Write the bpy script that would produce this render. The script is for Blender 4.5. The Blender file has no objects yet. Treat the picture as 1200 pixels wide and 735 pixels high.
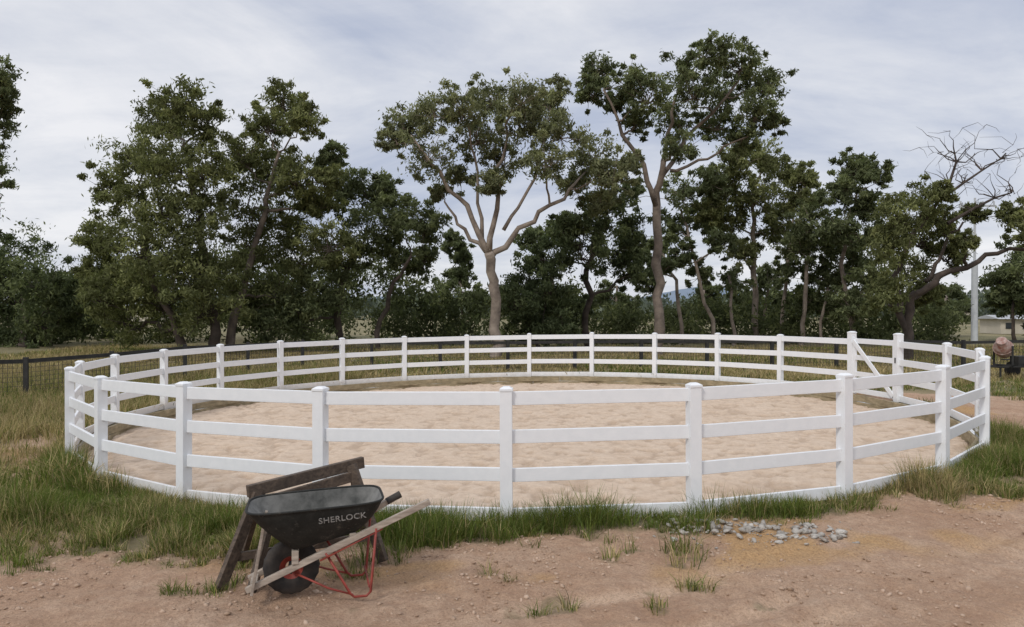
import bpy, math, random
import numpy as np
from mathutils import Vector, Matrix
random.seed(7); rng=np.random.default_rng(11)
S=bpy.context.scene
F=890.0; H=2.2; YH=362.0
CX,CY,R=0.25,16.27,8.42
TILT=.015
def P(px,py,d): return np.array([(px-600)/F*d, d, H-(py-YH)/F*d])

# ---------------------------------------------------------------- noise
def vn(x,y,s=0):
    xi=np.floor(x); yi=np.floor(y); fx=x-xi; fy=y-yi
    fx=fx*fx*(3-2*fx); fy=fy*fy*(3-2*fy)
    def h(a,b):
        v=np.sin(a*127.1+b*311.7+s*74.7)*43758.5453
        return v-np.floor(v)
    return (h(xi,yi)*(1-fx)+h(xi+1,yi)*fx)*(1-fy)+(h(xi,yi+1)*(1-fx)+h(xi+1,yi+1)*fx)*fy
def fbm(x,y,s=0,o=4):
    r=0;a=.5;t=0
    for i in range(o):
        r=r+a*vn(x*2**i+i*17.3,y*2**i-i*9.1,s+i); t+=a; a*=.5
    return r/t
def sst(x,a,b):
    t=np.clip((x-a)/(b-a),0,1); return t*t*(3-2*t)

# ---------------------------------------------------------------- materials
def mat(name):
    m=bpy.data.materials.new(name); m.use_nodes=True
    nt=m.node_tree; b=nt.nodes['Principled BSDF']; return m,nt,b
def N(nt,t,**k):
    n=nt.nodes.new(t)
    for a,v in k.items():
        if a in n.inputs: n.inputs[a].default_value=v
        else: setattr(n,a,v)
    return n
def L(nt,a,b): nt.links.new(a,b)
def ramp(nt,fac,stops):
    r=nt.nodes.new('ShaderNodeValToRGB'); e=r.color_ramp.elements
    while len(e)<len(stops): e.new(.5)
    for i,(p,c) in enumerate(stops):
        e[i].position=p; e[i].color=(*c,1) if len(c)==3 else c
    L(nt,fac,r.inputs[0]); return r.outputs[0]
def noise(nt,vec,scale,detail=5,rough=.6):
    n=N(nt,'ShaderNodeTexNoise'); n.inputs['Scale'].default_value=scale
    n.inputs['Detail'].default_value=detail; n.inputs['Roughness'].default_value=rough
    if vec is not None: L(nt,vec,n.inputs['Vector'])
    return n.outputs[0]
def mix(nt,f,a,b,mode='MIX'):
    m=nt.nodes.new('ShaderNodeMix'); m.data_type='RGBA'; m.blend_type=mode
    for s,v in ((m.inputs[0],f),(m.inputs[6],a),(m.inputs[7],b)):
        if isinstance(v,bpy.types.NodeSocket): L(nt,v,s)
        elif isinstance(v,(int,float)): s.default_value=v
        else: s.default_value=(*v,1)
    return m.outputs[2]
def bump(nt,b,h,strength,dist):
    n=N(nt,'ShaderNodeBump'); n.inputs['Strength'].default_value=strength; n.inputs['Distance'].default_value=dist
    L(nt,h,n.inputs['Height']); L(nt,n.outputs[0],b.inputs['Normal']); return n
def pos(nt): return N(nt,'ShaderNodeNewGeometry').outputs['Position']
def objc(nt): return N(nt,'ShaderNodeTexCoord').outputs['Object']

def simple(name,c1,c2,scale=8,rough=.7,bs=.2,bd=.01,metal=0):
    m,nt,b=mat(name); o=objc(nt)
    n=noise(nt,o,scale)
    L(nt,ramp(nt,n,[(.3,c1),(.7,c2)]),b.inputs['Base Color'])
    b.inputs['Roughness'].default_value=rough; b.inputs['Metallic'].default_value=metal
    bump(nt,b,noise(nt,o,scale*6),bs,bd); return m

def wood(name,c1,c2,sc=(1.5,25,25),rough=.8):
    m,nt,b=mat(name); o=objc(nt)
    mp=N(nt,'ShaderNodeMapping'); mp.inputs['Scale'].default_value=sc
    L(nt,o,mp.inputs['Vector'])
    n=noise(nt,mp.outputs[0],1.6,6,.65); n2=noise(nt,o,5)
    c=ramp(nt,n,[(.3,c1),(.72,c2)])
    c=mix(nt,ramp(nt,n2,[(.35,(0,0,0)),(.75,(.6,.6,.6))]),c,tuple(v*.6 for v in c1))
    L(nt,c,b.inputs['Base Color']); b.inputs['Roughness'].default_value=rough
    bump(nt,b,n,.4,.01); return m

M={}
m,nt,b=mat('white_vinyl'); p=pos(nt)
sx=N(nt,'ShaderNodeSeparateXYZ'); L(nt,p,sx.inputs[0])
n=noise(nt,p,9,6)
a=N(nt,'ShaderNodeMath',operation='MULTIPLY_ADD'); L(nt,n,a.inputs[0]); a.inputs[1].default_value=.35; L(nt,sx.outputs[2],a.inputs[2])
f=ramp(nt,a.outputs[0],[(.14,(.4,.4,.4)),(.36,(0,0,0))])
c=mix(nt,f,ramp(nt,n,[(.3,(.76,.775,.79)),(.7,(.82,.83,.84))]),(.50,.40,.30))
L(nt,c,b.inputs['Base Color']); b.inputs['Roughness'].default_value=.42
M['white']=m
M['sleeper']=wood('treated_sleeper',(.22,.18,.10),(.46,.37,.24),(3,3,14))
M['darkwood']=wood('dark_weathered_timber',(.045,.032,.024),(.17,.125,.09))
M['palewood']=wood('pale_weathered_timber',(.25,.205,.165),(.54,.46,.38))
M['blackrail']=simple('black_painted_timber',(.012,.012,.012),(.04,.037,.033),6,.75)
M['wire']=simple('rusty_wire',(.05,.045,.04),(.10,.09,.08),20,.5,0,.001,.3)
M['red']=simple('red_paint_worn',(.17,.022,.015),(.32,.05,.032),14,.5)
M['tyre']=simple('rubber_tyre',(.012,.012,.013),(.06,.05,.042),10,.85)
M['bark_pale']=simple('bark_pale',(.13,.10,.08),(.34,.28,.225),2.2,.9,.6,.04)
M['bark_mid']=simple('bark_mid',(.08,.062,.05),(.25,.20,.16),2.2,.9,.6,.04)
M['bark_dark']=simple('bark_dark',(.03,.022,.017),(.10,.075,.06),2.2,.9,.5,.03)
M['rock']=simple('concrete_rubble',(.25,.225,.195),(.60,.56,.50),7,.9,.8,.03)
M['peb']=simple('pebble_stone',(.24,.15,.09),(.58,.43,.32),3,.9,.3,.01)
M['grey_pole']=simple('grey_pole_paint',(.42,.44,.46),(.55,.57,.58),3,.6)
M['drum']=simple('mixer_drum_paint',(.22,.07,.04),(.50,.40,.36),7,.7)
M['cream']=simple('cream_cladding',(.48,.43,.34),(.58,.53,.43),1,.7)
M['roof']=simple('metal_roof',(.33,.34,.35),(.45,.46,.47),1,.5)
M['glass']=simple('dark_window',(.03,.035,.04),(.05,.055,.06),1,.15)
M['traywhite']=simple('faded_white_lettering',(.08,.08,.08),(.38,.38,.36),40,.7,0,.001)

m,nt,b=mat('black_steel_tray'); o=objc(nt)
n=noise(nt,o,6,9,.75); n2=noise(nt,o,30,4,.7)
c=ramp(nt,n,[(.42,(.009,.010,.009)),(.58,(.024,.024,.021)),(.74,(.13,.115,.09))])
c=mix(nt,ramp(nt,n2,[(.6,(0,)*3),(.72,(.5,)*3)]),c,(.11,.10,.085))
L(nt,c,b.inputs['Base Color']); L(nt,ramp(nt,n,[(.3,(.5,)*3),(.7,(.85,)*3)]),b.inputs['Roughness'])
b.inputs['Specular IOR Level'].default_value=.3
bump(nt,b,n,.25,.012); M['tray']=m
M['trayin']=simple('cement_stained_steel',(.035,.037,.034),(.22,.215,.20),5,.9,.4,.01)

def leafmat(name,tr=.35):
    m,nt,b=mat(name); nt.nodes.remove(b)
    at=N(nt,'ShaderNodeAttribute'); at.attribute_name='col'
    d=N(nt,'ShaderNodeBsdfDiffuse'); L(nt,at.outputs['Color'],d.inputs[0])
    t=N(nt,'ShaderNodeBsdfTranslucent'); L(nt,mix(nt,1.0,at.outputs['Color'],(1.25,1.35,.85),'MULTIPLY'),t.inputs[0])
    x=N(nt,'ShaderNodeMixShader'); x.inputs[0].default_value=tr
    L(nt,d.outputs[0],x.inputs[1]); L(nt,t.outputs[0],x.inputs[2])
    L(nt,x.outputs[0],nt.nodes['Material Output'].inputs[0]); return m
M['leaf']=leafmat('eucalypt_leaf'); M['blade']=leafmat('grass_blade',.3)

# sand
m,nt,b=mat('arena_sand'); p=pos(nt)
n1=noise(nt,p,1.1,6,.65); n2=noise(nt,p,9,6,.7); n3=noise(nt,p,70,3,.7)
at=N(nt,'ShaderNodeAttribute'); at.attribute_name='mask'
c=ramp(nt,n2,[(.3,(.56,.425,.31)),(.55,(.68,.535,.405)),(.75,(.74,.61,.48))])
c=mix(nt,ramp(nt,n1,[(.4,(0,0,0)),(.7,(.3,.3,.3))]),c,(.58,.43,.30))
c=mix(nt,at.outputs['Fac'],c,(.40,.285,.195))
c=mix(nt,ramp(nt,n3,[(.36,(.22,)*3),(.48,(0,)*3)]),c,(.36,.26,.18))
L(nt,c,b.inputs['Base Color']); b.inputs['Roughness'].default_value=.95
a=N(nt,'ShaderNodeMath',operation='MULTIPLY_ADD'); L(nt,n3,a.inputs[0]); a.inputs[1].default_value=.3; L(nt,n2,a.inputs[2])
bump(nt,b,a.outputs[0],.7,.06); M['sand']=m

# ground
m,nt,b=mat('ground_dirt_and_grass'); p=pos(nt)
at=N(nt,'ShaderNodeAttribute'); at.attribute_name='mask'
sp=N(nt,'ShaderNodeSeparateColor'); L(nt,at.outputs['Color'],sp.inputs[0])
n1=noise(nt,p,.7,6,.6); n2=noise(nt,p,6,7,.7); n3=noise(nt,p,45,5,.75); n4=noise(nt,p,130,3,.7)
dirt=ramp(nt,n1,[(.32,(.45,.275,.17)),(.5,(.56,.375,.25)),(.7,(.63,.455,.325))])
dirt=mix(nt,ramp(nt,n2,[(.38,(.6,)*3),(.62,(0,)*3)]),dirt,(.38,.225,.14))
dirt=mix(nt,at.outputs['Alpha'],dirt,(.74,.53,.37))
dirt=mix(nt,ramp(nt,n3,[(.35,(.55,)*3),(.55,(0,)*3)]),dirt,(.24,.145,.09))
dirt=mix(nt,ramp(nt,n3,[(.60,(0,)*3),(.72,(.6,)*3)]),dirt,(.74,.58,.45))
dirt=mix(nt,ramp(nt,n4,[(.3,(.45,)*3),(.48,(0,)*3)]),dirt,(.20,.12,.075))
soil=ramp(nt,n2,[(.3,(.085,.085,.035)),(.55,(.17,.15,.07)),(.75,(.31,.24,.14))])
straw=ramp(nt,n3,[(.3,(.28,.15,.055)),(.6,(.58,.36,.16))])
n5=noise(nt,p,.12,6,.6)
far=ramp(nt,n5,[(.3,(.12,.12,.05)),(.5,(.23,.195,.095)),(.7,(.36,.295,.165))])
far=mix(nt,ramp(nt,n2,[(.35,(.5,)*3),(.65,(0,)*3)]),far,(.10,.095,.045))
c=mix(nt,sp.outputs[1],dirt,straw)
c=mix(nt,sp.outputs[0],c,soil)
c=mix(nt,sp.outputs[2],c,far)
L(nt,c,b.inputs['Base Color']); b.inputs['Roughness'].default_value=.95
a=N(nt,'ShaderNodeMath',operation='MULTIPLY_ADD'); L(nt,n3,a.inputs[0]); a.inputs[1].default_value=.45; L(nt,n2,a.inputs[2])
bump(nt,b,a.outputs[0],1.0,.05); M['ground']=m
M['hill']=simple('far_hill_haze_tint',(.15,.20,.27),(.19,.24,.30),.004,1,0,.01)  # bluish aerial haze is painted into the hill colour, no real haze

# ---------------------------------------------------------------- mesh helpers
def link(o,parent=None):
    S.collection.objects.link(o)
    if parent: o.parent=parent
    return o
def npmesh(name,V,Fc,material,cols=None,smooth=False,parent=None,cname='col'):
    V=np.asarray(V,dtype=np.float32); Fc=np.asarray(Fc,dtype=np.int32)
    me=bpy.data.meshes.new(name); k=Fc.shape[1]; n=len(Fc)
    me.vertices.add(len(V)); me.vertices.foreach_set('co',V.ravel())
    me.loops.add(n*k); me.loops.foreach_set('vertex_index',Fc.ravel())
    me.polygons.add(n); me.polygons.foreach_set('loop_start',np.arange(0,n*k,k,dtype=np.int32))
    me.polygons.foreach_set('loop_total',np.full(n,k,dtype=np.int32))
    if smooth: me.polygons.foreach_set('use_smooth',np.ones(n,dtype=bool))
    me.update(calc_edges=True)
    if cols is not None:
        at=me.color_attributes.new(cname,'FLOAT_COLOR','POINT')
        c=np.ones((len(V),4),dtype=np.float32); c[:,:cols.shape[1]]=cols
        at.data.foreach_set('color',c.ravel())
    me.materials.append(material)
    return link(bpy.data.objects.new(name,me),parent)
class MB:
    def __init__(s): s.v=[]; s.f=[]; s.m=[]; s.mats=[]
    def mi(s,m):
        if m not in s.mats: s.mats.append(m)
        return s.mats.index(m)
    def box(s,c,size,rot=None,m=None,taper=1):
        i0=len(s.v); hx,hy,hz=[q/2 for q in size]
        rot=rot or Matrix.Identity(3)
        for z in (-1,1):
            t=1 if z<0 else taper
            for x,y in ((-1,-1),(1,-1),(1,1),(-1,1)):
                s.v.append(tuple(Vector(c)+rot@Vector((x*hx*t,y*hy*t,z*hz))))
        for f in ((3,2,1,0),(4,5,6,7),(0,1,5,4),(1,2,6,5),(2,3,7,6),(3,0,4,7)):
            s.f.append(tuple(i0+k for k in f)); s.m.append(s.mi(m))
    def beam(s,a,b,w,h,m,up=(0,0,1)):
        a=Vector(a); b=Vector(b); x=(b-a).normalized(); u=Vector(up)
        if abs(x.dot(u))>.98: u=Vector((1,0,0))
        y=u.cross(x).normalized(); z=x.cross(y)
        s.box((a+b)/2,((b-a).length,w,h),Matrix((x,y,z)).transposed(),m)
    def tube(s,pts,rad,n,m,cap=True):
        pts=[Vector(p) for p in pts]; i0=len(s.v); k=len(pts)
        if not hasattr(rad,'__len__'): rad=[rad]*k
        t=(pts[1]-pts[0]).normalized(); ref=Vector((0,0,1)) if abs(t.z)<.9 else Vector((1,0,0))
        x=t.cross(ref).normalized()
        for i in range(k):
            t=(pts[min(i+1,k-1)]-pts[max(i-1,0)])
            if t.length<1e-6: t=Vector((0,0,1))
            t.normalize(); x=(x-t*x.dot(t)).normalized(); y=t.cross(x)
            for j in range(n):
                a=2*math.pi*j/n
                s.v.append(tuple(pts[i]+(x*math.cos(a)+y*math.sin(a))*rad[i]))
        for i in range(k-1):
            for j in range(n):
                s.f.append((i0+i*n+j,i0+i*n+(j+1)%n,i0+(i+1)*n+(j+1)%n,i0+(i+1)*n+j)); s.m.append(s.mi(m))
        if cap:
            s.f.append(tuple(i0+j for j in range(n))[::-1]); s.m.append(s.mi(m))
            s.f.append(tuple(i0+(k-1)*n+j for j in range(n))); s.m.append(s.mi(m))
    def tilt(s): s.v=[(x,y,z+TILT*(x-CX)) for x,y,z in s.v]; return s
    def done(s,name,parent=None,smooth=False,bevel=0):
        me=bpy.data.meshes.new(name); me.from_pydata(s.v,[],s.f)
        for q in s.mats: me.materials.append(q)
        me.polygons.foreach_set('material_index',s.m)
        if smooth: me.polygons.foreach_set('use_smooth',[True]*len(s.f))
        me.update(); o=link(bpy.data.objects.new(name,me),parent)
        if bevel:
            b=o.modifiers.new('bevel','BEVEL'); b.width=bevel; b.segments=2; b.limit_method='ANGLE'; b.angle_limit=.6
        return o
def empty(name,loc=(0,0,0),rz=0):
    e=bpy.data.objects.new(name,None); e.location=loc; e.rotation_euler=(0,0,rz); e.empty_display_size=.2
    return link(e)

# ---------------------------------------------------------------- ground functions
def polar(x,y):
    dx=x-CX; dy=y-CY; r=np.hypot(dx,dy); ph=np.degrees(np.arctan2(dx,-dy)); return r-R,ph
def gmask(x,y):
    e,ph=polar(x,y)
    w=np.interp(ph,[-180,-60,-42,-33,-26,-18,-10,0,8,14,20,27,34,45,58,70,112,125,180],
                   [60,60,12,4.2,2.5,1.7,1.3,1.25,1.15,.65,.45,.6,1.35,2.6,2.2,.3,.4,30,60])
    n=fbm(x*1.1,y*1.1,3,3); n2=fbm(x*.45+5,y*.45,8,2); n3=fbm(x*3.5,y*3.5,12,2)
    m=sst(w-e+(n-.5)*1.9+(n2-.5)*.8+(n3-.5)*.7,-.05,.5)
    m=np.maximum(m,sst(.22-e,0,.15)*.8*sst(np.abs(ph-92),14,22))
    m=m*(1-.9*sst(1.2-np.abs(e-.7)+(n-.5),.4,1.1)*sst(-ph,38,50)*sst(ph,-88,-75))
    m=m*(1-.6*sst(n2,.62,.76)*(e<4))
    m=np.maximum(m,.6*sst(fbm(x*2.7+3,y*2.7,21,2),.73,.80)*(e<2.4)*(x<3))
    return np.clip(m,0,1)
RX,RY=1.77,5.25; RA=math.atan2(1.7,2.9)
def ruts(x,y):
    ux,uy=math.cos(RA),math.sin(RA)
    t=-(x-RX)*uy+(y-RY)*ux; l=(x-RX)*ux+(y-RY)*uy
    tw=(fbm(l*.45,t*0+1,14,3)-.5)*.5
    near=sst(7.9-y,0,1)*sst(x,-1.0,.8)
    brk=sst(fbm(l*.8,t*1.5+3,29,2),.30,.5)
    h=0*x; tr=0*x
    for c,wd,dp in ((-.05,.10,.036),(.34,.09,.028),(-.80,.12,.030),(1.05,.10,.024),(-1.55,.12,.025)):
        tt=t-c-tw*(1+.3*c)
        g=np.exp(-np.abs(tt/wd)**3)
        lug=np.where(np.mod(l*13+np.abs(tt)*9,1)>.55,1.,.0)
        h=h+near*brk*(-dp*g*(.75+.4*lug) + dp*.55*np.exp(-((tt-wd*1.7)/(wd*.6))**2))
        tr=tr+near*g*.85*brk*(.4+.4*lug*.6+.5*fbm(l*2,t*5,19,2))
    return h,np.clip(tr,0,.85)
def gheight(x,y):
    e,ph=polar(x,y)
    h=(fbm(x*.9,y*.9,5,3)-.5)*.09+(fbm(x*5,y*5,6,3)-.5)*.05
    h=h+(fbm(x*17,y*17,9,2)-.5)*.026
    h=h+ruts(x,y)[0]
    h=h*np.where(e>12,1.5,1)
    h=h*(sst(e,-.2,.35)*.9+.1)
    d=np.hypot(x,y)
    h=h+sst(d,60,300)*(fbm(x*.006,y*.006,31,3)-.55)*3.5
    h=h-.14*sst(-ph,42,60)*sst(ph,-130,-110)*sst(e,.1,1.2)-.12*sst(ph,38,52)*sst(e,.1,1)*sst(-ph,-130,-100)
    h=h+TILT*(x-CX)*(1-sst(e,.3,5))
    return h-.01
def gz(x,y): return float(gheight(np.array(float(x)),np.array(float(y))))

fr=np.radians(np.linspace(-72,72,1350)); bk=np.radians(np.linspace(72,288,300))[1:-1]
ang=np.concatenate([fr,bk]); na=len(ang)
rad=np.concatenate([R-.085+np.arange(0,160)*.034, R-.085+160*.034*1.0+np.cumsum(.036*1.12**np.arange(1,86))])
rad=rad[rad<6000]; rad[-1]=6000
nr=len(rad)
A,Rr=np.meshgrid(ang,rad); X=CX+Rr*np.sin(A); Y=CY-Rr*np.cos(A)
Z=gheight(X,Y); Z=np.where(Rr>700,-.5,Z)
e_,ph_=polar(X,Y); gm=gmask(X,Y)
strawm=sst(fbm(X*1.3,Y*1.3,44,3),.46,.66)*sst(2.1-e_,0,.8)*.8
farm=sst(np.maximum(e_-3,0)*(Y>9)+ (Y>20)*5,.5,7)
col=np.stack([gm*.85,strawm,farm,ruts(X,Y)[1]],-1).reshape(-1,4)
V=np.stack([X,Y,Z],-1).reshape(-1,3)
i=np.arange(nr-1)[:,None]*na; j=np.arange(na)[None,:]; j2=(j+1)%na
Fc=np.stack([i+j,i+na+j,i+na+j2,i+j2],-1).reshape(-1,4)[:, ::-1]
npmesh('ground',V,Fc,M['ground'],col,True,cname='mask')

# sand
n=330; g=np.linspace(-R-.02,R+.02,n); X,Y=np.meshgrid(g,g)
wx,wy=X+CX,Y+CY
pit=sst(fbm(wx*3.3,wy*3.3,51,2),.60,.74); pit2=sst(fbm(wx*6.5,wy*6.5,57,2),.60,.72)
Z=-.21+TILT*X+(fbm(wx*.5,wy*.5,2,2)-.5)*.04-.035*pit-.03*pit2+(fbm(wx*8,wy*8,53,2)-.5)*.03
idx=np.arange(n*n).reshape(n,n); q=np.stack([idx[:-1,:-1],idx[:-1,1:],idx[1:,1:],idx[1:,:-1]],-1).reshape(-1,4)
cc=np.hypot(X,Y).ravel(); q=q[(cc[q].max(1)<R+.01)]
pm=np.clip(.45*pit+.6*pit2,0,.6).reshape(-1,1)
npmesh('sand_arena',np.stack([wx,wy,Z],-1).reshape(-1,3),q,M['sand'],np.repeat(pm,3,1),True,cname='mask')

# ---------------------------------------------------------------- round yard fence
NP=26; ph0=-2.1; st=360/NP
def ring(phi,r=R,z=0): a=math.radians(phi); return Vector((CX+r*math.sin(a),CY-r*math.cos(a),z))
phis=[ph0+st*k for k in range(NP)]
phis[1]-=.3; phis[2]-=.8; phis[3]-=.9; phis[-2]+=.6; phis[-3]+=.9; phis[-4]+=.7
phis=[106.2 if abs(p-(ph0+8*st))<.1 else p for p in phis]
fe=empty('white_round_yard_fence')
mb=MB(); mr=MB()
gateA,gateB=7,8
for k,p in enumerate(phis):
    gate=k in (gateA,gateB); hh=1.50 if gate else 1.375+random.uniform(-.012,.012); w=.15 if gate else .127
    c=ring(p); rot=Matrix.Rotation(math.radians(p),3,'Z')@Matrix.Rotation(random.uniform(-.006,.006),3,'Y')
    mb.box(c+Vector((0,0,hh/2-.2)),(w,w,hh+.4-.03),rot,M['white'])
    mb.box(c+Vector((0,0,hh-.004)),(w+.012,w+.012,.026),rot,M['white'])
    mb.box(c+Vector((0,0,hh+.0205)),(w+.010,w+.010,.022),rot,M['white'],.45)
    if k==gateA: continue
    c2=ring(phis[(k+1)%NP])
    for z in (1.275,.88,.485,.07):
        z+=random.uniform(-.004,.004); z2=z+random.uniform(-.006,.006)
        mr.beam(c+Vector((0,0,z)),c2+Vector((0,0,z2)),.042,.14,M['white'])
mb.tilt().done('posts',fe,bevel=.003); mr.tilt().done('rails',fe,bevel=.005)
ga,gb=ring(phis[gateA]),ring(phis[gateB]); d=(gb-ga).normalized(); a=ga+d*.11; b2=gb-d*.11
mg=MB()
for z in (1.30,.90,.50,.10): mg.beam(a+Vector((0,0,z)),b2+Vector((0,0,z)),.04,.12,M['white'])
for q in (a,b2): mg.beam(q+Vector((0,0,.03)),q+Vector((0,0,1.37)),.06,.1,M['white'],up=d)
o2=ring((phis[gateA]+phis[gateB])/2,1)-Vector((CX,CY,0)); off=o2.normalized()*-.045
mg.beam(b2+off+Vector((0,0,1.30)),a+off+Vector((0,0,.10)),.03,.11,M['white'])
mg.beam(ga+off*1.5+Vector((0,0,.98)),ga+off*1.5+Vector((0,0,.86)),.05,.03,M['blackrail'],up=d)
mg.tilt().done('gate',fe,bevel=.004)

te=MB()
for lv,(zc,hh) in enumerate(((-.065,.15),(-.203,.12))):
    for k in range(26):
        a0=ph0+7+360/26*k+lv*6
        p1=ring(a0,R-.125); p2=ring(a0+360/26-.06,R-.125)
        te.beam(p1+Vector((0,0,zc+random.uniform(-.006,.006))),p2+Vector((0,0,zc)),.05,hh,M['sleeper'])
te.tilt().done('timber_edging',bevel=.005)

# ---------------------------------------------------------------- rear paddock fence
pts=[(-26,12.5),(-14.2,18.3),(-7.5,27.2),(17,28.6),(34,29.2)]
rf=MB(); wf=MB()
for (x1,y1),(x2,y2) in zip(pts[:-1],pts[1:]):
    a=Vector((x1,y1,0)); b=Vector((x2,y2,0)); Ln=(b-a).length; n=max(1,round(Ln/2.4))
    for k in range(n):
        p=a.lerp(b,k/n); q=a.lerp(b,(k+1)/n)
        zp=gz(p.x,p.y); zq=gz(q.x,q.y)
        rf.box(p+Vector((0,0,zp+.45)),(.11,.11,1.3),Matrix.Rotation(.3,3,'Z'),M['blackrail'])
        rf.beam(p+Vector((0,0,zp+1.0)),q+Vector((0,0,zq+1.0)),.04,.10,M['blackrail'])
        for z in np.arange(.10,.95,.12): wf.beam(p+Vector((0,.03,zp+z)),q+Vector((0,.03,zq+z)),.009,.009,M['wire'])
        for t in np.arange(.05,1,.05): 
            s=p.lerp(q,float(t)); wf.beam(s+Vector((0,.03,zp+.05)),s+Vector((0,.03,zp+.95)),.008,.008,M['wire'])
pf=empty('black_paddock_fence'); rf.done('posts_and_rails',pf); wf.done('wire_mesh',pf)

# ---------------------------------------------------------------- trees
def leaves(C,Rt,per,ln,wd,tone,vary=.35,sq=(1,1,.8)):
    n=len(C)*per
    c=np.repeat(C,per,0); r=np.repeat(Rt,per)[:,None]
    ax0=rng.normal(size=(len(C),3)); ax0[:,2]=ax0[:,2]*.5-.2; ax0/=np.linalg.norm(ax0,axis=1)[:,None]; ax0=np.repeat(ax0,per,0)
    u=rng.normal(size=(n,3))*.47
    u=u+ax0*rng.normal(size=(n,1))*.48; u[:,2]*=sq[2]
    p=c+u*r
    ax=rng.normal(size=(n,3)); ax[:,2]-=.7; ax/=np.linalg.norm(ax,axis=1)[:,None]
    s=np.cross(ax,rng.normal(size=(n,3))); s/=np.linalg.norm(s,axis=1)[:,None]
    l=ln*rng.uniform(.6,1.3,(n,1)); w=wd*rng.uniform(.7,1.3,(n,1))
    V=np.stack([p-ax*l/2,p+s*w/2,p+ax*l/2,p-s*w/2],1).reshape(-1,3)
    tc=np.repeat(rng.random(len(C)),per)[:,None]
    hue=rng.random((n,1))
    base=np.array(tone)[None]*(1-vary+2*vary*tc)
    base=base*(.7+.6*hue)
    base=base+np.array([[.040,.034,.010]])*(tc>.7)*hue
    cols=np.repeat(base,4,0)
    return V,np.arange(n*4).reshape(n,4),cols
TONES={'olive':(.160,.172,.080),'dark':(.098,.118,.062),'mid':(.132,.152,.080),'light':(.180,.190,.108)}
def curve(a,b,k,sag,jit):
    a=np.array(a,float); b=np.array(b,float); Ln=np.linalg.norm(b-a); out=[]
    for i in range(k+1):
        t=i/k; p=a*(1-t)+b*t
        p=p+np.array([0,0,sag*Ln*4*t*(1-t)*.25])
        if 0<i<k: p=p+rng.normal(size=3)*jit*Ln
        out.append(p)
    return out
NL=0
def tree(name,d,trunks,clumps,tone='olive',bark='bark_mid',dens=1.0,ln=.24,wd=.072,spread=2.2,bare=(),per=76):
    global NL
    mb=MB(); bm=M[bark]; nodes=[]
    for ti,tr in enumerate(trunks):
        q=[P(x,y,d) for x,y,r in tr]; rr=[r for *_,r in tr]
        for i_ in range(1,len(q)): q[i_][1]+=rng.uniform(-.5,.5)*i_*(1 if ti else .5)
        limb = q[0][2]>1.2
        if not limb:
            base=q[0].copy(); base[2]=-.15
            if q[0][2]>.2: q=[base]+q; rr=[rr[0]*1.15]+rr
            else: q[0][2]=-.15
        P2=[];R2=[]
        for i in range(len(q)-1):
            for t in (0,.25,.5,.75):
                P2.append(q[i]*(1-t)+q[i+1]*t+(rng.normal(size=3)*.085 if i+t>0 else 0)); R2.append((rr[i]*(1-t)+rr[i+1]*t)*rng.uniform(.92,1.06))
        P2.append(q[-1]); R2.append(rr[-1]); R2[0]*=1.0 if limb else 1.35
        mb.tube(P2,R2,9,bm)
        for p_,r_ in list(zip(P2,R2))[(0 if limb else 4):]: nodes.append((p_,r_))
    C=[]
    for (x,y,r) in clumps:
        dy=rng.uniform(-spread,spread); c=P(x,y,d+dy); C.append((c,r/F*d))
    C.sort(key=lambda t:min(np.linalg.norm(t[0]-n_[0]) for n_ in nodes))
    TC=[];TR=[]
    for c,r in C:
        best=None
        for p_,r_ in nodes:
            dv=c-p_; dist=np.linalg.norm(dv); cost=dist+max(0,-dv[2]+.3)*2.0+ .5*abs(dv[1])
            if dist>.3 and (best is None or cost<best[0]): best=(cost,p_,r_)
        _,p_,r_=best; tgt=c-np.array([0,0,r*.35]); Ln=np.linalg.norm(tgt-p_)
        r0=min(r_*.72,.03+.02*Ln+.02); k=5
        cp=curve(p_,tgt,k,.18,.055); cr=[r0*(1-i/k)+max(.018,r0*.4)*(i/k) for i in range(k+1)]
        mb.tube(cp,cr,6,bm,False)
        for a_,b_ in list(zip(cp,cr))[2:]: nodes.append((a_,b_))
        nt_=int(22*dens+rng.integers(-3,4))
        for _ in range(nt_):
            u=rng.normal(size=3); u/=np.linalg.norm(u); u*=rng.random()**.40*1.12; u[2]=u[2]*.9+.05
            tcn=c+u*r; TC.append(tcn); TR.append(r*rng.uniform(.18,.46))
            if rng.random()<.6:
                tw=curve(cp[-1] if rng.random()<.6 else cp[-2],tcn,3,.1,.06); mb.tube(tw,[.028,.02,.013,.006],4,bm,False)
        for _ in range(7):
            u=rng.normal(size=3); u/=np.linalg.norm(u); tcn=c+u*r*rng.uniform(1.1,1.55); TC.append(tcn); TR.append(r*rng.uniform(.12,.26))
            mb.tube(curve(cp[-1],tcn,3,.1,.05),[.02,.014,.01,.005],4,bm,False)
    for br in bare:
        q=[P(x,y,d-.5) for x,y in br]; nn=len(q); mb.tube(q,[.07*(1-i/nn)+.012 for i in range(nn)],5,bm,False)
        for i in range(1,nn):
            for _ in range(5):
                e=q[i]+np.array([rng.normal()*.8,rng.normal()*.5,abs(rng.normal())*.6]); mb.tube(curve(q[i],e,4,.1,.08),[.03,.022,.015,.01,.005],4,bm,False)
                for __ in range(2):
                    e2=e+rng.normal(size=3)*.35; mb.tube(curve(e,e2,2,.1,.1),[.012,.008,.004],3,bm,False)
    root=empty(name,tuple(P(trunks[0][0][0],YH,d)[:2])+(0,))
    t=mb.done('trunk_and_limbs',root,smooth=True); t.location=-root.location
    V,Fc,c=leaves(np.array(TC),np.array(TR),int(per*min(dens,1.3)),ln*d/36,wd*d/36,TONES[tone])
    NL+=len(Fc)
    o=npmesh('foliage',V,Fc,M['leaf'],c,parent=root); o.location=-root.location
E='eucalyptus_tree'
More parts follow.
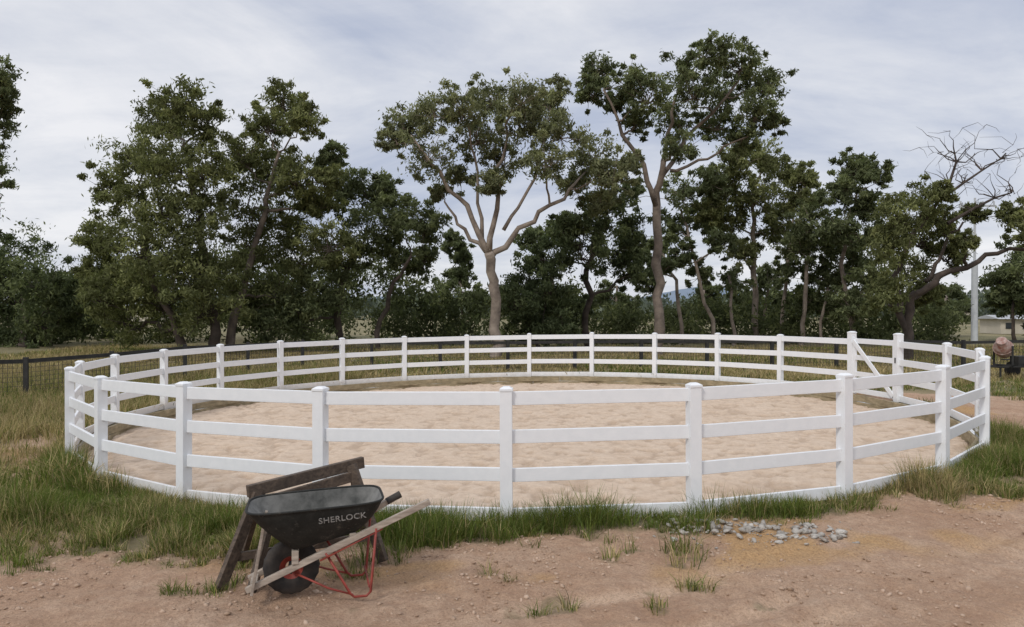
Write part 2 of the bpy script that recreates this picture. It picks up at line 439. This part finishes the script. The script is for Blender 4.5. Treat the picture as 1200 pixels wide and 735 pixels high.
tree(E,24,[[(-95,400,.25),(-85,300,.2),(-60,200,.14)]],[(-12,90,22),(-6,140,20),(-30,180,34),(-8,212,17),(-50,110,40),(-60,250,36),(-5,110,16)],'mid','bark_mid',1.1)
tree(E,44,[[(28,400,.2),(28,350,.15)]],[(20,300,34),(50,330,30),(15,345,38),(78,352,24),(-15,325,36),(60,378,30),(15,385,34),(95,375,20)],'dark','bark_dark',1.2)
tree(E,36,[[(250,405,.26),(245,340,.2),(228,250,.15),(212,170,.08)],[(215,405,.2),(185,330,.15),(165,250,.1)]],
 [(215,120,27),(190,145,26),(240,146,24),(160,186,30),(205,190,34),(243,200,26),(142,228,28),(190,240,36),(235,250,34),(118,285,26),(165,290,36),(210,300,38),(145,335,32),(190,350,38),(243,310,34),(235,360,36),(110,318,20),(150,375,30),(120,350,24)],'olive','bark_dark',1.2)
tree(E,38,[[(268,405,.24),(285,330,.18),(310,250,.13),(330,180,.07)]],
 [(335,122,25),(357,142,18),(312,148,22),(285,185,28),(320,200,32),(352,210,26),(288,238,32),(335,252,32),(375,238,22),(300,290,34),(350,300,34),(330,340,34),(385,285,28),(285,335,32),(385,210,14)],'olive','bark_mid',1.15)
tree(E,40,[[(395,405,.2),(400,340,.16),(420,290,.1)],[(440,405,.15),(455,345,.12),(482,300,.07)]],
 [(388,185,15),(400,222,26),(438,232,28),(430,270,28),(470,255,26),(497,268,22),(463,298,22),(405,305,28),(378,345,30),(350,368,33),(310,378,28),(495,305,18),(450,225,18)],'mid','bark_dark',1.15)
tree(E,34,[[(582,400,.26),(580,340,.24),(573,297,.21)],[(573,300,.15),(548,245,.11),(510,195,.07),(485,165,.04)],[(573,298,.15),(583,230,.10),(592,170,.06),(600,130,.035)],[(574,303,.15),(610,268,.11),(655,235,.08),(690,195,.04)],[(574,300,.12),(545,270,.08),(520,235,.04)],[(590,270,.09),(625,205,.06),(645,150,.035)],[(565,280,.09),(560,200,.06),(545,140,.035)]],
 [(478,148,24),(505,130,24),(500,180,26),(540,125,24),(575,116,26),(560,160,26),(610,116,24),(610,152,26),(645,120,22),(657,154,24),(590,190,22),(640,188,24),(540,205,16),(690,182,26),(717,207,22),(672,215,20),(736,192,13),(703,238,16),(517,225,11),(462,165,14),(575,215,14)],'light','bark_pale',1.0,per=72)
tree(E,36,[[(770,405,.26),(771,330,.23),(768,240,.20),(776,190,.13)],[(768,240,.14),(745,180,.1),(705,110,.05)],[(772,215,.13),(810,160,.09),(860,100,.05)],[(776,190,.1),(790,130,.07),(800,90,.04)],[(785,200,.09),(830,185,.06),(870,165,.035)]],
 [(700,82,19),(690,108,16),(735,95,19),(760,113,24),(800,77,22),(835,62,19),(866,76,22),(895,100,21),(885,130,21),(850,108,26),(812,108,24),(840,145,24),(790,140,20),(870,162,14),(908,143,11),(745,143,16),(800,172,16),(725,120,14)],'mid','bark_mid',.95)
tree(E,42,[[(688,402,.2),(686,330,.17),(700,265,.1)]],
 [(700,258,27),(722,290,25),(682,295,25),(742,318,20),(745,270,18),(640,300,22),(715,235,20),(665,265,18)],'dark','bark_dark',1.1)
tree(E,48,[[(885,398,.2),(885,290,.16),(880,230,.1)],[(915,398,.13),(920,320,.1),(930,250,.06)]],
 [(868,193,20),(895,188,20),(922,203,20),(848,222,20),(885,230,24),(927,238,22),(946,212,14),(860,258,20),(905,268,20),(830,245,14),(870,295,16),(930,285,18)],'olive','bark_pale',1.05)
tree(E,46,[[(940,398,.15),(943,330,.12),(950,280,.08)],[(960,398,.1),(975,330,.08)]],
 [(952,262,20),(936,290,18),(967,288,20),(962,322,18),(985,335,17),(925,318,16),(945,350,18),(980,365,18)],'mid','bark_pale',1.0)
tree(E,46,[[(838,398,.13),(815,310,.1),(800,250,.07)],[(800,398,.13),(790,330,.1),(775,290,.06)],[(860,398,.11),(855,320,.08)]],
 [(800,228,20),(820,255,17),(832,212,17),(788,268,17),(845,285,14),(800,300,14),(740,225,14),(820,320,13),(775,315,13),(860,330,16)],'mid','bark_pale',.95)
tree(E,44,[[(1000,398,.16),(985,310,.12),(1000,230,.07)]],
 [(1000,195,18),(1027,205,13),(988,223,17),(1015,240,18),(985,265,20),(1022,272,18),(1000,308,22),(1020,330,18),(1000,355,20)],'mid','bark_mid',1.1)
tree(E,58,[[(650,398,.15),(648,330,.1)],[(545,398,.12),(540,340,.08)],[(720,398,.1),(724,335,.08)]],
 [(650,270,16),(620,280,15),(740,295,16),(760,330,13),(540,325,15),(520,350,18),(555,350,13),(710,345,15),(735,360,12),(770,290,12),(530,285,11),(545,300,12)],'mid','bark_mid',1.0)
tree(E,60,[[(895,398,.13),(900,330,.1)],[(820,398,.1),(826,340,.08)],[(1105,398,.12),(1110,350,.08)]],
 [(900,325,15),(875,345,13),(915,350,14),(830,345,12),(895,370,13),(850,370,10),(1110,345,15),(1125,365,14),(1095,372,14),(955,235,13),(840,265,12),(1000,285,13)],'mid','bark_pale',1.0)
tree(E,32,[[(1062,404,.2),(1066,350,.17),(1095,325,.14),(1150,302,.1),(1203,286,.07)],[(1062,400,.15),(1055,330,.12),(1070,270,.08)],[(1085,330,.1),(1105,290,.07),(1120,262,.04)]],
 [(1050,255,22),(1082,235,20),(1106,225,11),(1040,290,26),(1075,280,26),(1110,300,18),(1058,320,27),(1100,262,17),(1140,252,11),(1186,250,15),(1203,268,15),(1085,343,18),(1128,283,11),(1040,345,20)],'olive','bark_dark',1.05,
 bare=[[(1075,270),(1100,235),(1128,215),(1150,200),(1172,186)],[(1100,235),(1112,215),(1120,190),(1118,180)],[(1110,262),(1140,245),(1165,232),(1185,226)]])
tree('shrub',50,[[(1190,398,.12),(1188,350,.08)]],[(1172,330,17),(1197,318,24),(1190,350,20),(1205,300,18),(1168,350,12),(1215,350,24)],'mid','bark_dark',1.1)
tree('shrub',40,[[(630,402,.1),(632,375,.07)]],[(620,330,22),(645,335,22),(605,355,22),(635,362,28),(665,365,20),(618,385,22),(655,388,20)],'dark','bark_dark',1.1)

def mass(name,items,tone,ln,wd,per,mtl='leaf'):
    TC=np.array([c for c,r in items]); TR=np.array([r for c,r in items])
    V,Fc,c=leaves(TC,TR,per,ln,wd,tone,.45); npmesh(name,V,Fc,M[mtl],c)
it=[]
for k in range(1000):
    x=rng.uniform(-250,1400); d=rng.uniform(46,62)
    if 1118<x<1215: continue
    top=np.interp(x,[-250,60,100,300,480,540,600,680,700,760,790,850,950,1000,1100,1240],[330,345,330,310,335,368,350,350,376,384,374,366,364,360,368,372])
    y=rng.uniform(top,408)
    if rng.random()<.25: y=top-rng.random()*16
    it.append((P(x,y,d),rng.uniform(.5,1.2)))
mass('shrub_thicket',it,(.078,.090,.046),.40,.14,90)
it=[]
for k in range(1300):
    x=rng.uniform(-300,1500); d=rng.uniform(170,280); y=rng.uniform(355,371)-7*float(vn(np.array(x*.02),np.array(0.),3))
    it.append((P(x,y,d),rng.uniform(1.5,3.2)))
mass('distant_tree_line',it,(.12,.14,.12),1.5,.8,40)  # leaf tone paler and greyer: distance haze painted into the colour
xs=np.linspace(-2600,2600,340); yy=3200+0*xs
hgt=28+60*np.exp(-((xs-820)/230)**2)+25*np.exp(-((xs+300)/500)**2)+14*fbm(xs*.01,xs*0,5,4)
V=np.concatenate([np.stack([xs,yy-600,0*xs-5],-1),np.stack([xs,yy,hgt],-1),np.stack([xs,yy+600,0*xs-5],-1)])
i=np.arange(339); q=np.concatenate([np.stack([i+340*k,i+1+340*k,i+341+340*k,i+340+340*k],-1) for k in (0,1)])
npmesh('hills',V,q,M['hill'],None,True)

# ---------------------------------------------------------------- grass
def grass(name,tc,nb,hgt,spread,wd,greenf,mtl='blade'):
    n=len(tc)*nb; c=np.repeat(tc,nb,0); h=np.repeat(hgt,nb)*rng.uniform(.4,1.15,n); gf=np.repeat(greenf,nb)
    tb=np.repeat(rng.uniform(.7,1.3,len(tc)),nb)[:,None]
    a=rng.uniform(0,2*np.pi,n); rr=rng.random(n)**.7*np.repeat(spread,nb)
    x=c[:,0]+np.cos(a)*rr; y=c[:,1]+np.sin(a)*rr
    ok=np.hypot(x-CX,y-CY)>R-.05; x,y,h,a,gf,tb=x[ok],y[ok],h[ok],a[ok],gf[ok],tb[ok]; n=len(x)
    z=gheight(x,y)-.01; a=a+rng.normal(size=n)*.8
    lean=rng.uniform(.15,.95,n)*h; dx,dy=np.cos(a),np.sin(a)
    b=a+np.pi/2+rng.normal(size=n)*.6; w=wd*rng.uniform(.6,1.3,n); sx,sy=np.cos(b)*w/2,np.sin(b)*w/2
    def lv(t,ww): 
        px=x+dx*lean*t**1.8; py=y+dy*lean*t**1.8; pz=z+h*(t-.3*t*t*(lean/h>.45))
        return np.stack([px-sx*ww,py-sy*ww,pz],-1),np.stack([px+sx*ww,py+sy*ww,pz],-1)
    l0=lv(0,1.);l1=lv(.5,.8);l2=lv(1.,.12)
    V=np.stack([l0[0],l0[1],l1[0],l1[1],l2[0],l2[1]],1).reshape(-1,3)
    k=np.arange(n)[:,None]*6; Fc=np.concatenate([k+np.array([[0,1,3,2]]),k+np.array([[2,3,5,4]])])
    u=rng.random((n,1)); dry=(rng.random(n)>gf)[:,None]
    g=np.array([[.100,.142,.042]])*(.55+.9*u)+np.array([[.055,.035,0]])*rng.random((n,1)); s=np.array([[.44,.35,.19]])*(.5+.7*u)
    col=np.where(dry,s,g)*tb; col=np.repeat(col,6,0); 
    npmesh(name,V,Fc,M[mtl],col)
def sample(n,x0,x1,y0,y1): return rng.uniform((x0,y0),(x1,y1),(n,2))
T=sample(40000,-9,9,5.3,12.5); mk=gmask(T[:,0],T[:,1]); e,ph=polar(T[:,0],T[:,1])
pn=fbm(T[:,0]*1.7,T[:,1]*1.7,71,3)
pk=(mk*np.clip(pn*2.6-.5,.06,1)); ok=(rng.random(len(T))<pk)&(e>-.02)
vis=(np.abs(T[:,0])<T[:,1]*.85+.6); ok&=vis
T=T[ok]; pn=pn[ok]; e=e[ok]; ph=ph[ok]; mk=mk[ok]
hn=fbm(T[:,0]*1.3,T[:,1]*1.3,77,2)
hg=(.09+.31*np.clip(hn*1.8-.4,0,1))*(.45+.55*mk)*np.where(ph<-20,1.3,1)*np.where(np.abs(ph-22)<9,.6,1)
hg=hg*np.where(e>1.6,np.where(ph>-24,.6,1),1)
gf=np.clip(.74+.6*(fbm(T[:,0]*.8,T[:,1]*.8,81,2)-.5)*2-.2*sst(-T[:,0],5,8),.15,.94)
grass('grass',T,20,hg,.035+hg*.32,.007,gf)
T=sample(10000,-26,-5,9.5,27); e,ph=polar(T[:,0],T[:,1]); mk=gmask(T[:,0],T[:,1])
ok=(e>.05)&(rng.random(len(T))<mk)&(T[:,0]>-.85*T[:,1]-1); T=T[ok]
hg=.18+.34*fbm(T[:,0]*.5,T[:,1]*.5,91,2); gf=np.clip(.12+.8*(fbm(T[:,0]*.3,T[:,1]*.3,95,2)-.35),.05,.7)
grass('grass.001',T,26,hg,.12+hg*.35,.013,gf)
T=sample(14000,-24,34,22,44); e,ph=polar(T[:,0],T[:,1]); mk=gmask(T[:,0],T[:,1]); T=T[(e>.1)&(rng.random(len(T))<mk)]
hg=.08+.25*fbm(T[:,0]*.4,T[:,1]*.4,101,2); gf=np.clip(.15+1.3*(fbm(T[:,0]*.25,T[:,1]*.25,105,2)-.45),.03,.8)
grass('grass.002',T,14,hg,.2+hg*.4,.03,gf)
T=sample(5000,8,24,9,24); e,ph=polar(T[:,0],T[:,1]); mk=gmask(T[:,0],T[:,1])
T=T[(e>.1)&(rng.random(len(T))<np.maximum(mk,.9*(e>4.5)))]
hg=.08+.17*fbm(T[:,0]*.5,T[:,1]*.5,111,2); gf=np.full(len(T),.65)
grass('grass.003',T,20,hg,.15+hg*.3,.015,gf)

# ---------------------------------------------------------------- stones
import bmesh
def ico(s_):
    b_=bmesh.new(); bmesh.ops.create_icosphere(b_,subdivisions=s_,radius=1)
    r_=np.array([v.co[:] for v in b_.verts]),np.array([[v.index for v in f.verts] for f in b_.faces]); b_.free(); return r_
bv,bf=ico(1)
def stones(name,x,y,s,m,lift=.3,z=None,jit=.22,flat=.65):
    n=len(x); k=len(bv)
    V=bv[None]*(1+rng.normal(size=(n,k,1))*jit)*np.stack([s,s*rng.uniform(.5,1,n),s*flat*rng.uniform(.5,1.1,n)],-1)[:,None]
    a=rng.uniform(0,6.28,n); ca,sa=np.cos(a)[:,None],np.sin(a)[:,None]
    tl=rng.normal(size=n)[:,None]*.4
    X=V[...,0];Yv=V[...,1];Zv=V[...,2]; Zt=Zv*np.cos(tl)+X*np.sin(tl); Xt=X*np.cos(tl)-Zv*np.sin(tl)
    zz=gheight(x,y) if z is None else z
    W=np.stack([Xt*ca-Yv*sa+x[:,None],Xt*sa+Yv*ca+y[:,None],Zt+(zz+s*lift)[:,None]],-1).reshape(-1,3)
    Fc=(bf[None]+np.arange(n)[:,None,None]*k).reshape(-1,3)
    npmesh(name,W,Fc,m)
T=sample(24000,-5,6,4.6,9.5); e,ph=polar(T[:,0],T[:,1]); ok=(e>.1)&(rng.random(len(T))<(1.05-gmask(T[:,0],T[:,1]))*(.1+sst(fbm(T[:,0],T[:,1],120,3),.4,.65))); T=T[ok]
s=.003+.022*rng.random(len(T))**6+.005*rng.random(len(T))
stones('gravel',T[:,0],T[:,1],s,M['peb'],.2)
n=380; t=rng.random(n)**.9; px=1.55+1.5*t+rng.normal(size=n)*.16; py=7.44-.15*t+rng.normal(size=n)*.17
hp=np.exp(-((px-1.95)/.3)**2)*.04+.01
s=.007+.055*rng.random(n)**3.6
stones('rubble_pile',px,py,s,M['rock'],.25,gheight(px,py)+hp*rng.random(n),.2,.5)

# ---------------------------------------------------------------- wheelbarrow
wb=empty('wheelbarrow',(-1.76,5.80,gz(-1.79,5.8)+.01),math.radians(15))
WX=.07
prof=[(.088,-.036),(.12,-.047),(.16,-.052),(.19,-.045),(.204,-.026),(.208,0),(.204,.026),(.19,.045),(.16,.052),(.12,.047),(.088,.036)]
v=[];f=[];nn=60
for k in range(nn):
    a=2*math.pi*k/nn
    for r,y in prof:
        rr=r+(.005 if (k%3==0 and r>.18) else 0); v.append((WX+rr*math.cos(a),y,.208+rr*math.sin(a)))
pl=len(prof)
for k in range(nn):
    for q in range(pl-1): f.append((k*pl+q,((k+1)%nn)*pl+q,((k+1)%nn)*pl+q+1,k*pl+q+1))
me=bpy.data.meshes.new('tyre'); me.from_pydata(v,[],f); me.materials.append(M['tyre']); me.polygons.foreach_set('use_smooth',[True]*len(f)); link(bpy.data.objects.new('tyre',me),wb)
w=MB()
w.tube([(WX,-.037,.208),(WX,-.034,.208),(WX,-.01,.208),(WX,.01,.208),(WX,.034,.208),(WX,.037,.208)],[.092,.085,.045,.045,.085,.092],28,M['red'],False)
w.tube([(WX,-.075,.208),(WX,.075,.208)],.024,14,M['blackrail']); w.tube([(WX,-.16,.208),(WX,.16,.208)],.009,8,M['wire'])
w.done('wheel_rim_and_axle',wb)
hd=MB()
def hz(x): return .10+(x+.23)/1.36*.63
hd.beam((-.25,-.125,.095),(1.09,-.30,hz(1.09)),.042,.045,M['palewood'])
hd.beam((-.25,.125,.095),(.90,.27,hz(.90)),.042,.045,M['palewood'])
hd.beam((-.2,-.10,.125),(-.2,.10,.125),.05,.03,M['palewood'])
for sgn in (-1,1): hd.beam((-.21,sgn*.165,.07),(-.12,sgn*.175,.60),.022,.045,M['palewood'],up=(0,1,0))
hd.beam((.10,-.2,.33),(.10,.2,.33),.05,.10,M['palewood']); hd.beam((.52,-.22,.462),(.52,.22,.462),.05,.05,M['palewood'])
hd.done('timber_handles',wb,bevel=.004)
gp=MB()
x0=Vector((.82,.26,hz(.82)+.003)); x1=Vector((.935,.274,hz(.935)+.003)); gp.tube([x0,x1],.030,12,M['tyre'])
gp.done('grip',wb)
lg=MB()
for sgn in (-1,1):
    y=sgn*.235
    lg.tube([(.32,y-sgn*.02,hz(.32)),(.50,y,.04),(.53,y,.012),(.62,y,.012),(.65,y,.04),(.69,y+sgn*.03,hz(.69))],.010,8,M['red'])
    lg.beam((.28,y,hz(.28)-.03),(.74,y+sgn*.025,hz(.74)-.03),.03,.006,M['red'])
lg.tube([(.64,-.24,.08),(.64,.24,.08)],.008,8,M['red'])
lg.tube([(WX+.03,-.15,.20),(.34,-.22,.09),(.52,-.235,.03)],.008,8,M['red'])
lg.tube([(WX+.03,.15,.20),(.34,.22,.09),(.52,.235,.03)],.008,8,M['red'])
lg.done('red_steel_legs',wb,smooth=True)
def tparm(t):
    bl=math.sin(t*math.pi)*.022
    return (.07*(1-t)-.25*t-bl, .58*(1-t)+.755*t+bl, .375*(1-t)+.685*t, .49*(1-t)+.725*t, .20*(1-t)+.31*t+bl)
def tring(t,ins=0,k=48):
    xf,xb,zf,zb,hw=tparm(t)
    cx=(xf+xb)/2; hx=(xb-xf)/2-ins; hy=hw-ins; out=[]
    ex=.42
    for i in range(k):
        a=2*math.pi*i/k; c_,s_=math.cos(a),math.sin(a)
        X_=math.copysign(abs(c_)**ex,c_); Y_=math.copysign(abs(s_)**ex,s_)
        px_=cx+hx*X_; u=(px_-xf)/(xb-xf); out.append((px_,hy*Y_,zf*(1-u)+zb*u+(ins if t<.5 else 0)))
    return out
def bowl(rings,m,name,flip=False):
    v=[];f=[];k=48
    for r in rings: v+=r
    for i in range(len(rings)-1):
        for j in range(k): f.append((i*k+j,i*k+(j+1)%k,(i+1)*k+(j+1)%k,(i+1)*k+j))
    f.append(tuple(range(k))[::-1])
    if flip: f=[q[::-1] for q in f]
    me=bpy.data.meshes.new(name); me.from_pydata(v,[],f); me.materials.append(m)
    me.polygons.foreach_set('use_smooth',[True]*(len(f)-1)+[False]); me.update(); return link(bpy.data.objects.new(name,me),wb)
ts=[0,.03,.12,.3,.5,.7,.88,1]
def shrink(r,a): 
    cx=sum(p[0] for p in r)/len(r); return [(cx+(p[0]-cx)*a,p[1]*a,p[2]) for p in r]
bowl([shrink(tring(0),.90)]+[tring(t) for t in ts[1:]],M['tray'],'tray_outer')
bowl([shrink(tring(0,.008),.88)]+[tring(t,.008) for t in ts[1:]],M['trayin'],'tray_inner',True)
rm=tring(1); rl=MB(); rl.tube([(p[0],p[1]*1.01,p[2]+.004) for p in rm]+[(rm[0][0],rm[0][1]*1.01,rm[0][2]+.004)],.0095,8,M['tray'],False); rl.done('tray_rim',wb,smooth=True)
cu=bpy.data.curves.new('lettering','FONT'); cu.body='SHERLOCK'; cu.size=.066; cu.extrude=.0008; cu.align_x='CENTER'; cu.align_y='CENTER'; cu.space_character=1.08; cu.offset=.0008
to=bpy.data.objects.new('lettering_tmp',cu); S.collection.objects.link(to)
dg=bpy.context.evaluated_depsgraph_get(); me=bpy.data.meshes.new_from_object(to.evaluated_get(dg)); bpy.data.objects.remove(to)
me.materials.clear(); me.materials.append(M['traywhite'])
lo=link(bpy.data.objects.new('lettering',me),wb)
def sidept(x,t):
    xf,xb,zf,zb,hw=tparm(t); u=(x-xf)/(xb-xf)
    return Vector((x,-hw,zf*(1-u)+zb*u))
c0=sidept(.44,.68); xa=(sidept(.6,.68)-sidept(.2,.68)).normalized(); ya=(sidept(.44,.84)-sidept(.44,.52)); ya=(ya-xa*ya.dot(xa)).normalized(); za=xa.cross(ya)
lo.matrix_local=Matrix.Translation(c0+za*.006)@Matrix((xa,ya,za)).transposed().to_4x4()

# ---------------------------------------------------------------- sawhorse
sh=MB()
sh.beam((-2.17,6.22,.70),(-1.36,6.93,.80),.05,.10,M['darkwood']); 
sh.beam((-2.06,6.24,.60),(-1.42,6.80,.70),.035,.09,M['darkwood'])
for a,b in (((-2.10,6.26,.68),(-2.31,5.98,-.02)),((-2.10,6.34,.68),(-2.38,6.62,-.02)),((-1.98,6.30,.56),(-2.04,5.92,-.02)),
            ((-1.44,6.80,.80),(-1.13,6.66,-.02)),((-1.46,6.90,.78),(-1.40,7.3,-.02))):
    sh.beam(a,b,.05,.09,M['darkwood'])
sh.beam((-2.27,6.08,.2),(-1.25,6.66,.2),.03,.07,M['darkwood'])
sh.done('timber_sawhorse',bevel=.004)

# ---------------------------------------------------------------- cement mixer
cm=empty('cement_mixer',(16.0,24.6,gz(16,24.6)),math.radians(12))
q=MB()
ax=Vector((-.62,-.45,.62)).normalized()
prof=[(-.34,.10),(-.30,.20),(-.12,.27),(-.02,.28),(-.02,.295),(.03,.295),(.03,.28),(.10,.27),(.30,.17),(.38,.14),(.39,.155),(.385,.12),(.2,.12)]
q.tube([Vector((-.1,0,1.02))+ax*a for a,_ in prof],[r for _,r in prof],24,M['drum']); q.done('drum',cm)
q=MB(); q.beam((-.5,-.25,.42),(1.2,-.25,.42),.06,.06,M['blackrail']); q.beam((-.5,.25,.42),(1.2,.25,.42),.06,.06,M['blackrail'])
for x in (-.5,0.1,1.2): q.beam((x,-.29,.42),(x,.29,.42),.05,.055,M['blackrail'])
for y in (-.36,.36): q.beam((-.1,y,.42),(-.1,y,1.1),.04,.06,M['blackrail'])
q.beam((-.1,-.38,.46),(-.1,.38,.46),.06,.06,M['blackrail'])
q.beam((1.2,0,.42),(2.2,0,.40),.06,.06,M['blackrail']); q.beam((-.45,-.25,.42),(-.45,-.25,0),.05,.05,M['blackrail']); q.beam((-.45,.25,.42),(-.45,.25,0),.05,.05,M['blackrail'])
q.box((.55,0,.60),(.45,.35,.30),None,M['blackrail'])
q.done('chassis',cm,bevel=.01)
q=MB()
for y in (-.48,.48):
    q.tube([(.75,y-.07,.27),(.75,y-.06,.27),(.75,y+.06,.27),(.75,y+.07,.27)],[.18,.27,.27,.18],22,M['tyre'])
    q.box((.75,y,.60),(.75,.2,.03),None,M['blackrail'])
q.done('wheels',cm)

# ---------------------------------------------------------------- utility pole, shed, house
q=MB(); b=P(1142,YH,48); q.tube([(b[0],b[1],-.2),(b[0],b[1],5.2)],[.20,.18],14,M['grey_pole']); q.tube([(b[0],b[1],5.2),(b[0],b[1],9.2)],[.08,.06],10,M['grey_pole'])
q.beam((b[0]-1.0,b[1],8.7),(b[0]+1.3,b[1],8.7),.1,.12,M['grey_pole'])
for dx in (-.9,-.4,.5,1.2): q.tube([(b[0]+dx,b[1],8.76),(b[0]+dx,b[1],9.0)],.05,6,M['grey_pole'])
q.done('utility_pole')
def house(name,px,d,w,dp,h,rh,wins):
    e=empty(name,(P(px,YH,d)[0],d,0)); q=MB(); q.box((0,0,h/2),(w,dp,h),None,M['cream']); q.done('walls',e)
    q=MB()
    vs=[(-w/2-.4,-dp/2-.4,h+.01),(w/2+.4,-dp/2-.4,h+.01),(w/2+.4,dp/2+.4,h+.01),(-w/2-.4,dp/2+.4,h+.01),(-w/2-.4,0,h+rh),(w/2+.4,0,h+rh)]
    q.v=vs; q.f=[(0,1,5,4),(2,3,4,5),(0,4,3),(1,2,5),(3,2,1,0)]; q.m=[q.mi(M['roof'])]*5; q.done('roof',e)
    q=MB()
    for i in range(wins): q.box((-w/2+w*(i+.5)/wins,-dp/2-.02,h*.55),(w/wins*.45,.06,h*.4),None,M['glass'])
    q.done('windows',e)
house('shed',1180,68,3.0,3,1.3,.35,2)
house('farm_house',165,130,7,6,2.6,1.1,3)
house('farm_house',1122,230,6,6,3,1.5,2)

# ---------------------------------------------------------------- world, sun, camera
w=bpy.data.worlds.new('World'); S.world=w; w.use_nodes=True; nt=w.node_tree; bg=nt.nodes['Background']
sd=Vector((-.40,-.62,.72)).normalized(); el=math.asin(sd.z); az=math.atan2(sd.x,sd.y)
sky=N(nt,'ShaderNodeTexSky'); sky.sky_type='NISHITA'; sky.sun_disc=False; sky.sun_elevation=el; sky.sun_rotation=az
tc=N(nt,'ShaderNodeTexCoord'); sp=N(nt,'ShaderNodeSeparateXYZ'); L(nt,tc.outputs['Generated'],sp.inputs[0])
def Mt(op,a,b=None,c=None):
    m_=N(nt,'ShaderNodeMath',operation=op)
    for s_,v_ in zip(m_.inputs,(a,b,c)):
        if v_ is None: continue
        if isinstance(v_,(int,float)): s_.default_value=v_
        else: L(nt,v_,s_)
    return m_.outputs[0]
zc=Mt('MAXIMUM',sp.outputs[2],0.0); den=Mt('ADD',zc,.22)
u=Mt('DIVIDE',sp.outputs[0],den); v_=Mt('DIVIDE',sp.outputs[1],den)
cb=N(nt,'ShaderNodeCombineXYZ'); L(nt,u,cb.inputs[0]); L(nt,v_,cb.inputs[1])
def cnoise(scl,rot,loc,sc,det,dist,ro=.55):
    mp=N(nt,'ShaderNodeMapping'); mp.inputs['Scale'].default_value=scl; mp.inputs['Rotation'].default_value=(0,0,rot); mp.inputs['Location'].default_value=loc; L(nt,cb.outputs[0],mp.inputs[0])
    nz=N(nt,'ShaderNodeTexNoise'); nz.inputs['Scale'].default_value=sc; nz.inputs['Detail'].default_value=det; nz.inputs['Roughness'].default_value=ro; nz.inputs['Distortion'].default_value=dist; L(nt,mp.outputs[0],nz.inputs['Vector']); return nz.outputs[0]
na_=cnoise((.7,.8,1),.35,(3.1,1.7,0),1.0,10,.8,.6); nb_=cnoise((1.3,2.2,1),-.25,(7.7,2.2,0),2.0,8,.6,.6)
nz_=Mt('ADD',Mt('MULTIPLY',na_,.76),Mt('MULTIPLY',nb_,.24))
cl=ramp(nt,nz_,[(.36,(4.9,5.4,6.7)),(.45,(6.2,6.55,7.5)),(.54,(7.5,7.7,8.3)),(.64,(9.0,9.0,9.3))])
gr=ramp(nt,zc,[(0,(1.0,1.0,1.0)),(.40,(1.0,1.0,1.0)),(.9,(1.4,1.4,1.4))])
cl=mix(nt,1.0,cl,gr,'MULTIPLY')
col=mix(nt,.92,sky.outputs[0],cl)
L(nt,col,bg.inputs[0]); bg.inputs[1].default_value=.1
sl=bpy.data.lights.new('sun','SUN'); sl.energy=1.5; sl.angle=math.radians(12); sl.color=(1,.96,.9)
so=link(bpy.data.objects.new('sun',sl)); so.rotation_euler=sd.to_track_quat('Z','Y').to_euler(); so.location=(0,0,30)
cam=bpy.data.cameras.new('camera'); cam.lens=F/1200*36; cam.sensor_width=36; cam.clip_end=12000; cam.clip_start=.05
co=link(bpy.data.objects.new('camera',cam)); co.location=(0,0,H); co.rotation_euler=(math.radians(90-.354),0,0); S.camera=co
S.view_settings.view_transform='Standard'; S.view_settings.look='None'; S.view_settings.exposure=0
print('LEAVES',NL)
